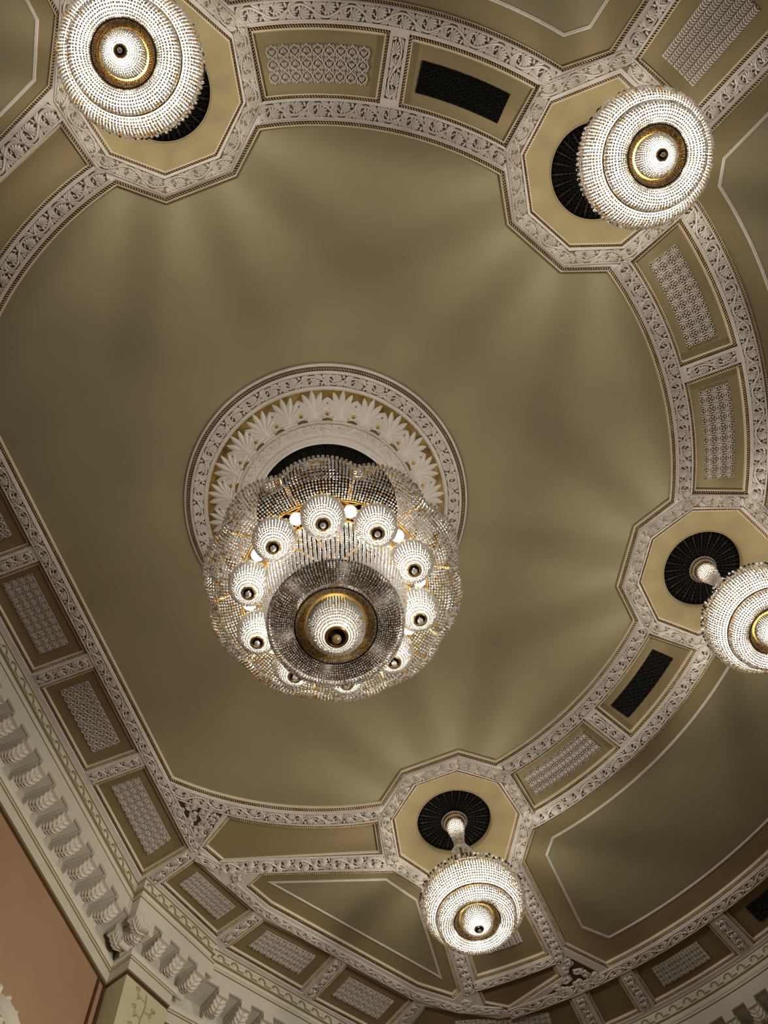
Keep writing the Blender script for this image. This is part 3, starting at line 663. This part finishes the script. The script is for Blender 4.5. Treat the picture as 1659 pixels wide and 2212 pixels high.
def main_chandelier():
    t = empty('great_chandelier', (.05, .02, ZF)); tag(t, 'great central crystal chandelier with scalloped rim and ten hanging lamp cups', 'chandelier')
    PH = math.radians(-5)
    g = MB(); g.lathe([(.25, -.30), (.28, -.34), (.20, -.42), (.06, -.46), (.045, -1.2), (.10, -1.3), (.045, -1.4), (.045, -3.80), (.01, -3.82)], 24); g.build('stem', ['dark_gold'], t, True)
    g = MB()
    for i in range(10):
        a = PH+2*PI*i/10+PI/10; ca, sa = math.cos(a), math.sin(a); p = [(.04, -2.5), (.5, -2.45), (1.0, -2.75), (1.34, -3.0)]
        for (r0, z0), (r1, z1) in zip(p[:-1], p[1:]):
            n = (-sa*.012, ca*.012); q = []
            for r, z in ((r0, z0), (r1, z1)): q += [(r*ca+n[0], r*sa+n[1], z+.012), (r*ca-n[0], r*sa-n[1], z+.012), (r*ca-n[0], r*sa-n[1], z-.012), (r*ca+n[0], r*sa+n[1], z-.012)]
            g.add(q, [(0, 1, 5, 4), (1, 2, 6, 5), (2, 3, 7, 6), (3, 0, 4, 7)])
    g.build('arms', ['dark_gold'], t)
    lobe = lambda T: np.abs(np.cos(5*(T-PH)))**.8
    def scal(R, Z, T, s_):
        k = lobe(T)-.5
        return R+k*.085*(1-s_)**1.2, Z+k*.05*(1-s_)
    tier('rim_fringe', [(1.355, -2.955), (1.355, -3.05), (1.32, -3.11), (1.25, -3.14)], 232, .028, .0145, ['crystal', 'crystal_amber', 'crystal_smoke'], [.5, .32, .18], t, scal, .85)
    pr = [(1.345, -2.93), (1.375, -3.00), (1.35, -3.08), (1.26, -3.15), (1.13, -3.17), (1.01, -3.13)]
    tier('outer_skirt', pr, 216, .0275, .0150, ['crystal', 'crystal_amber', 'crystal_smoke'], [.62, .22, .16], t, scal, .80)
    # dark scalloped rim wire
    th = np.linspace(0, 2*PI, 361); rows = []
    for k in range(6):
        b_ = 2*PI*k/6; R, Z = scal(np.full(361, 1.352), np.full(361, -2.925), th, np.zeros(361))
        R = R+.009*math.cos(b_); Z = Z+.009*math.sin(b_); rows.append([(r*math.cos(q), r*math.sin(q), z) for r, q, z in zip(R, th, Z)])
    rows.append(rows[0]); MB().grid(rows).build('scalloped_rim', ['dark_iron'], t)
    R, Z = scal(np.full(180, 1.375), np.full(180, -2.93), 2*PI*np.arange(180)/180, np.zeros(180)); q = 2*PI*np.arange(180)/180
    beads('rim_drops', np.c_[R*np.cos(q), R*np.sin(q), Z], .021, ['crystal', 'crystal_amber'], [.7, .3], t)
    # gilt lattice carrying the lamps
    la = MB(); la.torus(1.0, .014, -3.13, 120, 6); la.torus(.775, .012, -3.13, 120, 6)
    lat = la.build('gilt_lattice', ['gold'], t, True)
    ls = MB()
    for s_ in (-1, 1):
        ls.ridge(bez((-.11, s_*.10), (.0, s_*.03), (.10, s_*.095), 7), [.008, .012, .014, .014, .012, .010, .005], .02)
        tt = np.linspace(0, 2*PI, 13); ls.ridge(np.c_[s_*.055+.045*np.cos(tt), .045*np.sin(tt)], [.008]*13, .018)
        ls.ridge(bez((s_*.02, -.1), (s_*.03, 0), (s_*.11, .03), 5), [.008, .012, .01, .008, .004], .02)
    LS = ls.mesh('lattice_scroll', ['gold'])
    for i in range(30):
        a = PH+2*PI*(i+.5)/30; link(bpy.data.objects.new('lattice_scroll', LS), lat, down(.89*math.cos(a), .89*math.sin(a), -3.13, -math.sin(a), math.cos(a), .85, 1.05))
    tier('bright_curtain', [(.755, -3.12), (.745, -3.35), (.715, -3.6), (.68, -3.85), (.66, -4.0)], 96, .046, .0215, ['crystal', 'crystal_amber'], [.94, .06], t, None, .88)
    MB().torus(.660, .011, -4.02, 120, 6).build('middle_ring', ['dark_iron'], t, True)
    tier('saucer', [(.665, -4.02), (.655, -4.08), (.585, -4.125), (.49, -4.115), (.41, -4.07)], 132, .0205, .0125, ['crystal', 'crystal_amber', 'crystal_smoke'], [.46, .12, .42], t, None, .84)
    MB().lathe([(.64, -3.96), (.60, -3.93), (.46, -3.93), (.415, -3.99)], 72).build('saucer_shade_sheet', ['hole'], t, True)  # added dark sheet above the beads, makes their gaps read as shade
    for i in range(6): point('chandelier_light', (.53*math.cos(PI/3*i), .53*math.sin(PI/3*i), -3.99), .8, t, .04)  # added lights without bulbs, brighten the saucer beads
    MB().torus(.402, .014, -4.06, 96, 8).build('inner_ring', ['hole'], t, True)
    MB().lathe([(.392, -4.06), (.36, -3.98), (.30, -3.90), (.22, -3.86), (.05, -3.85)], 64).build('gilt_reflector', ['gold'], t, True)
    tier('reflector_strands', [(.388, -4.07), (.36, -4.02), (.30, -3.95)], 110, .018, .0085, ['crystal_amber', 'crystal'], [.7, .3], t, None, .8)
    tier('bottom_bowl', [(.262, -3.95), (.278, -4.07), (.268, -4.16), (.205, -4.26), (.10, -4.315)], 60, .027, .0165, ['crystal', 'crystal_amber'], [.80, .20], t, None, .93)
    MB().lathe([(.24, -3.96), (.255, -4.07), (.245, -4.15), (.185, -4.24), (.10, -4.29)], 56).build('bowl_glow_shell', ['glow_shell'], t, True)  # added translucent shell, lets the bowl glow from within
    MB().torus(.098, .016, -4.315, 36, 8).build('finial_collar', ['gold'], t, True)
    MB().lathe([(.092, -4.31), (.085, -4.27), (.005, -4.26)], 28).build('finial_socket', ['hole'], t)
    g = MB(); g.ball((0, 0, -4.36), .046, 16, 10); g.build('finial_ball', ['crystal_amber'], t, True)
    co = tier('lamp_cup', [(.205, -.17), (.222, -.26), (.208, -.36), (.16, -.46), (.10, -.515), (.068, -.53)], 42, .030, .0165, ['crystal', 'crystal_amber'], [.88, .12], None); cme = co.data; bpy.data.objects.remove(co)
    g = MB()
    for i in range(20):
        a = 2*PI*i/20; d = np.array((math.cos(a), math.sin(a))); n = np.array((-d[1], d[0]))
        g.add([(*(d*.12+n*.008), -.12), (*(d*.12-n*.008), -.12), (*(d*.215-n*.008), -.13), (*(d*.215+n*.008), -.13), (*(d*.245-n*.007), -.22), (*(d*.245+n*.007), -.22)], [(0, 1, 2, 3), (3, 2, 4, 5)])
    PT = g.mesh('gilt_petals', ['gold'])
    LM_ = MB().lathe([(.19, -.18), (.205, -.26), (.19, -.35), (.145, -.44), (.09, -.49), (.066, -.50)], 36).mesh('cup_glow_shell', ['glow_shell'], True)  # added translucent shell, lets each cup glow
    CM = MB().torus(.062, .010, -.525, 28, 6).mesh('cup_collar', ['gold'], True)
    HM = MB().lathe([(.055, -.515), (.05, -.47), (.004, -.47)], 24).mesh('cup_socket', ['hole'])
    BM = MB().ball((0, 0, -.555), .031, 14, 8).mesh('cup_ball', ['crystal'], True)
    bm = MB(); bm.ball((0, 0, -.33), .055, 14, 8, 0, 1.2); BB = bm.mesh('bulb', ['bulb'], True)
    gm = MB().ball((0, 0, 0), .068, 20, 12).mesh('globe_bulb', ['globe'], True)
    for i in range(10):
        a = PH+2*PI*i/10; x, y = .887*math.cos(a), .887*math.sin(a)
        c = link(bpy.data.objects.new('lamp_cup', cme), t, Matrix.Translation((x, y, -3.06))); c['kind'] = 'part' if False else 'stuff'
        for n, me in (('gilt_petals', PT), ('cup_glow_shell', LM_), ('cup_collar', CM), ('cup_socket', HM), ('cup_ball', BM), ('bulb', BB)): link(bpy.data.objects.new(n, me), c)
        point('chandelier_light', (x, y, -3.32), P_MAIN, t, .05)
        a += PI/10; link(bpy.data.objects.new('globe_bulb', gm), t, Matrix.Translation((.908*math.cos(a), .908*math.sin(a), -3.20)))
        point('chandelier_light', (1.12*math.cos(a), 1.12*math.sin(a), -3.0), P_MAIN*.3, t, .05)
    for i in range(6):
        a = 2*PI*i/6
        point('chandelier_light', (.52*math.cos(a), .52*math.sin(a), -3.65), P_MAINC/6, t, .05)
    point('chandelier_light', (0, 0, -4.10), 2.6, t, .05)
    return t
main_chandelier()

# ================================================================= CORNICE AND WALLS
CP = [(0, 0, 0), (0, .018, 0), (.022, .024, 1), (.022, .205, 0), (.004, .212, 1), (0, .235, 0), (.040, .245, 1), (.052, .29, 0), (.045, .335, 0), (.012, .365, 0), (.012, .378, 1), (.0, .385, 0), (0, .425, 0), (.022, .43, 1), (.022, .448, 0), (0, .452, 1), (0, .70, 0), (.035, .70, 0), (.035, .685, 0), (.50, .685, 0),
      (.50, .90, 0), (.47, .905, 1), (.465, .925, 0), (.425, .96, 0), (.425, 1.01, 0), (.455, 1.05, 0), (.47, 1.055, 1), (.47, 1.085, 0), (.49, 1.09, 1), (.49, 1.275, 0), (.52, 1.28, 1), (.52, 1.35, 2)]
def offl(P, t):
    P = np.array(P, float); n = len(P); out = []
    for i in range(n):
        d1 = P[i]-P[i-1] if i else P[1]-P[0]; d2 = P[i+1]-P[i] if i < n-1 else P[i]-P[i-1]
        d1 = d1/np.linalg.norm(d1); d2 = d2/np.linalg.norm(d2); n1 = np.array((-d1[1], d1[0])); n2 = np.array((-d2[1], d2[0]))
        out.append(P[i]+(n1+n2)*t/max(1+n1@n2, .3))
    return out
def modillion():
    mb = MB(); prof = []
    ys = np.linspace(.045, .495, 10)
    bot = .12+.045*np.sin((ys-.045)/.45*2*PI-.6)+.11*((ys-.045)/.45)
    for s_ in (-1, 1): pass
    hw = .078
    rows = [[(-hw, y, 0) for y in ys], [(-hw, y, z) for y, z in zip(ys, bot)], [(hw, y, z) for y, z in zip(ys, bot)], [(hw, y, 0) for y in ys]]
    mb.grid(rows); mb.add([(-hw, ys[0], 0), (hw, ys[0], 0), (hw, ys[0], bot[0]), (-hw, ys[0], bot[0])], [(0, 1, 2, 3)])
    mb.box((0, .03, .055), (.078, .026, .055)); mb.box((0, .27, .013), (.088, .235, .013))
    # volute at the wall end
    t = np.linspace(0, 2*PI, 17); r = .055
    for x0, x1 in ((-.08, .08),):
        c1 = [(x0, .445+r*math.cos(a), bot[-2]+.0+r*math.sin(a)) for a in t]; c2 = [(x1, p[1], p[2]) for p in c1]; mb.grid([c1, c2])
        for x in (x0, x1): mb.add([(x, .445+r*math.cos(a), bot[-2]+r*math.sin(a)) for a in t[:-1]], [tuple(range(16))])
    body = mb.mesh('bracket', ['cornice'])
    lf = MB()
    for i in range(7):
        y = .43-.055*i; z = float(np.interp(y, ys, bot))+.004
        for s_ in (-1, 1):
            P = bez((0, y), (s_*.05, y-.01), (s_*.095, y-.055), 5)
            k = len(lf.v); lf.ridge(P, [.012, .024, .024, .016, .003], .022)
            lf.v[k:] = [(p[0], p[1], p[2]+float(np.interp(p[1], ys, bot))-.35*max(0, abs(p[0])-.06)) for p in lf.v[k:]]
    k = len(lf.v); P = [(0, y) for y in np.linspace(.47, .05, 9)]; lf.ridge(P, [.016]*9, .03); lf.v[k:] = [(p[0], p[1], p[2]+float(np.interp(p[1], ys, bot))) for p in lf.v[k:]]
    return body, lf.mesh('bracket_leaf', ['cornice'])
MOD, MODL = modillion()
def arch_piece():
    mb = MB(); t = np.linspace(-.12*PI, 1.05*PI, 10)
    o = [(.074*math.cos(a), .010, .112-.074*math.sin(a)) for a in t]; i_ = [(.044*math.cos(a), .010, .112-.046*math.sin(a)) for a in t]
    of = [(x, -.004, z) for x, y, z in o]; jf = [(x, -.004, z) for x, y, z in i_]
    mb.grid([o, of, jf, i_], 0)
    mb.box((.115, .004, .168), (.062, .010, .020), 0)
    w_ = MB()
    mb.lathe([(.002, 0), (.001, 0)], 6, 1)
    for q in ((.0, .14, .062), (.12, .11, .05)):
        a = np.linspace(0, 2*PI, 13)[:-1]
        k = [(q[0]+q[2]*.72*math.cos(b_), .0, q[1]+q[2]*.72*math.sin(b_)) for b_ in a]; mb.add(k+[(q[0], -.02, q[1])], [(i, (i+1) % 12, 12) for i in range(12)], 1)
    for dx in (.085, .115, .145): mb.add([(dx, .012, .03), (dx+.02, .012, .05), (dx+.004, -.002, .075), (dx-.016, .012, .06)], [(0, 1, 2), (0, 2, 3)], 1)
    return mb.mesh('arch_ornament', ['gold_line', 'cornice'])
ARM = arch_piece()
def frame_at(p, d, z):
    """X along the wall, Y outwards (left of the path), Z down"""
    d = Vector((d[0], d[1], 0)).normalized(); n = Vector((-d.y, d.x, 0))
    return Matrix(((d.x, n.x, 0, p[0]), (d.y, n.y, 0, p[1]), (0, 0, -1, z), (0, 0, 0, 1)))
WALLS = {}
def cornice(name, path, mods=True, k=1.0, wallm='pink_wall', wall='wall_left', dz=0.0, label=None):
    mb = MB(); rows = [[(p[0], p[1], ZF-d-(dz if d > 0 else 0)) for p in offl(path, o*(k if o > .1 else 1))] for o, d, m in CP]
    mb.grid(rows, [CP[i+1][2] for i in range(len(CP)-1)])
    c = mb.build(name, ['cornice', 'gold_line', 'brown'], None); tag(c, label, 'cornice', kind='structure')
    wm = MB(); L = offl(path, .525*k); wm.grid([[(p[0], p[1], z) for p in L] for z in (ZF-1.34, 0)])
    if wall:
        wo = wm.build(wall, [wallm]); tag(wo, kind='structure'); WALLS[wall] = wo
    return c
stage = [X((-.998, -.958)), X((-.998, 1.12))]
t1 = cornice('trim_1', stage, label='white bracketed cornice along the stage wall at the left')
n5 = np.array((-.954, .301)); d5 = np.array((.301, .954)); s5 = np.array((-.966, .932)); e5 = np.array((-.864, 1.258))
blk = [X(s5+n5*.42), X(s5), X(e5), X(e5+n5*.42)]
t2 = cornice('trim_2', blk, k=.80, dz=.006, wallm='pilaster', wall='wall_pilaster', label='projecting cornice block over the corner pilaster')
far = [X(q) for q in [(-.955, 1.145), (-.872, 1.282), (-.70, 1.563), (-.533, 1.838), (-.487, 1.902), (-.225, 2.108)]]+arc(2.163, 93, 20)
t3 = cornice('trim_3', far, dz=-.006, wallm='tan_wall', wall='wall_right', label='curved bracketed cornice along the bottom right')
def deco(c, path, arches=True, m0=.2):
    Q, T, st = resample(path, .275)
    for p, d in zip(Q, T):
        u, v, _ = cam_px(p[0], p[1], ZF-.1)
        if -150 < u < 1800 and -100 < v < 2350: link(bpy.data.objects.new('arch_ornament', ARM), c, frame_at(p-np.array(d)*.05+np.array((-d[1], d[0]))*.018, d, ZF-.015))
    Q, T, st = resample(path, .425)
    for p, d in zip(Q, T):
        u, v, _ = cam_px(p[0], p[1], ZF-.7)
        if -200 < u < 1850 and -100 < v < 2450:
            m_ = link(bpy.data.objects.new('bracket', MOD), c, frame_at(p, d, ZF-.694)@Matrix.Diagonal((1.18, 1.0, 1.25, 1))); link(bpy.data.objects.new('bracket_leaf', MODL), m_)
deco(t1, [X((-.998, -.9)), X((-.998, .93))]); deco(t2, [X(s5+d5*.01), X(e5-d5*.01)]); deco(t3, far[1:])
for p, d in ((X(s5+n5*.02), -n5), (X(s5+n5*.10), -n5)):
    m_ = link(bpy.data.objects.new('bracket', MOD), t2, frame_at(p, d, ZF-.694)@Matrix.Diagonal((1.1, .8, 1.25, 1))); link(bpy.data.objects.new('bracket_leaf', MODL), m_)

# vine relief on the pilaster
pl = np.array(offl(blk, .525*.8)); mid = (pl[1]+pl[2])/2; dd = (pl[2]-pl[1])/np.linalg.norm(pl[2]-pl[1])
vb = MB(); st = np.array([(.02*math.sin(y*9), y) for y in np.linspace(0, 1.6, 24)]); vb.ridge(st, [.012]*24, .02)
for i in range(9):
    y = .12+.15*i; s_ = 1 if i % 2 else -1
    vb.ridge(bez((0, y), (s_*.14, y+.02), (s_*.20, y-.13), 8), [.012]*8, .018)
    tt = np.linspace(0, 1.6*PI, 9); r_ = np.linspace(.05, .015, 9); vb.ridge(np.c_[s_*(.17+r_*np.cos(tt)), y-.12+r_*np.sin(tt)], [.010]*9, .018)
    for a in (-40, 0, 45): 
        q = math.radians(a); d = np.array((s_*math.cos(q), math.sin(q))); c_ = np.array((s_*.10, y)); vb.ridge([c_, c_+d*.05, c_+d*.09], [.008, .018, .002], .02)
vb.v = [(x, -z, y) for x, y, z in vb.v]
vine = vb.build('vine_relief', ['pilaster_relief'], WALLS['wall_pilaster'], mtx=frame_at(mid, dd, ZF-1.42))
vine['label'] = 'cream scrolling vine relief on the corner pilaster'

# brown vertical mouldings at the end of the stage wall
xw = -.998*S-.525
st_ = MB()
for y, hwid in ((5.10, .022), (5.28, .03)): st_.box((xw+.012, y, (ZF-1.34)/2+4), (.014, hwid, (ZF-1.34)/2-4.02))
tag(st_.build('trim_4', ['brown']), 'thin brown vertical mouldings at the end of the pink wall', kind='structure')
# carved crest of the proscenium frame, lower left corner
cm = MB(); tt = np.linspace(.05*PI, .95*PI, 16)
cm.ridge(np.c_[.55*np.cos(tt), .55*np.sin(tt)], [.05]*16, .09); cm.ridge(np.c_[.44*np.cos(tt), .44*np.sin(tt)], [.025]*16, .06)
for i in range(9):
    a = PI*(i+1)/10; d = np.array((math.cos(a), math.sin(a))); cm.ridge([d*.58, d*.66, d*.72], [.02, .045, .005], .05)
cm.v = [(z, x, y) for x, y, z in cm.v]; link(bpy.data.objects.new('crest_arch', cm.mesh('crest_arch', ['cornice'])), WALLS['wall_left'], Matrix.Translation((xw+.004, 3.55, 9.86)))
cm = MB()
for i in range(7):
    a = PI*(i+1)/8; d = np.array((math.cos(a), math.sin(a))); cm.ridge([d*.08, d*.25, d*.36, d*.40], [.02, .05, .05, .005], .06)
cm.v = [(z, x, y) for x, y, z in cm.v]; link(bpy.data.objects.new('crest_shell', cm.mesh('crest_shell', ['cornice'])), WALLS['wall_left'], Matrix.Translation((xw+.004, 3.55, 9.86)))

# floor of the hall, far below
fl = MB(); fl.add([(-14, -14, 0), (14, -14, 0), (14, 14, 0), (-14, 14, 0)], [(0, 1, 2, 3)])
tag(fl.build('floor', ['floor']), kind='structure')
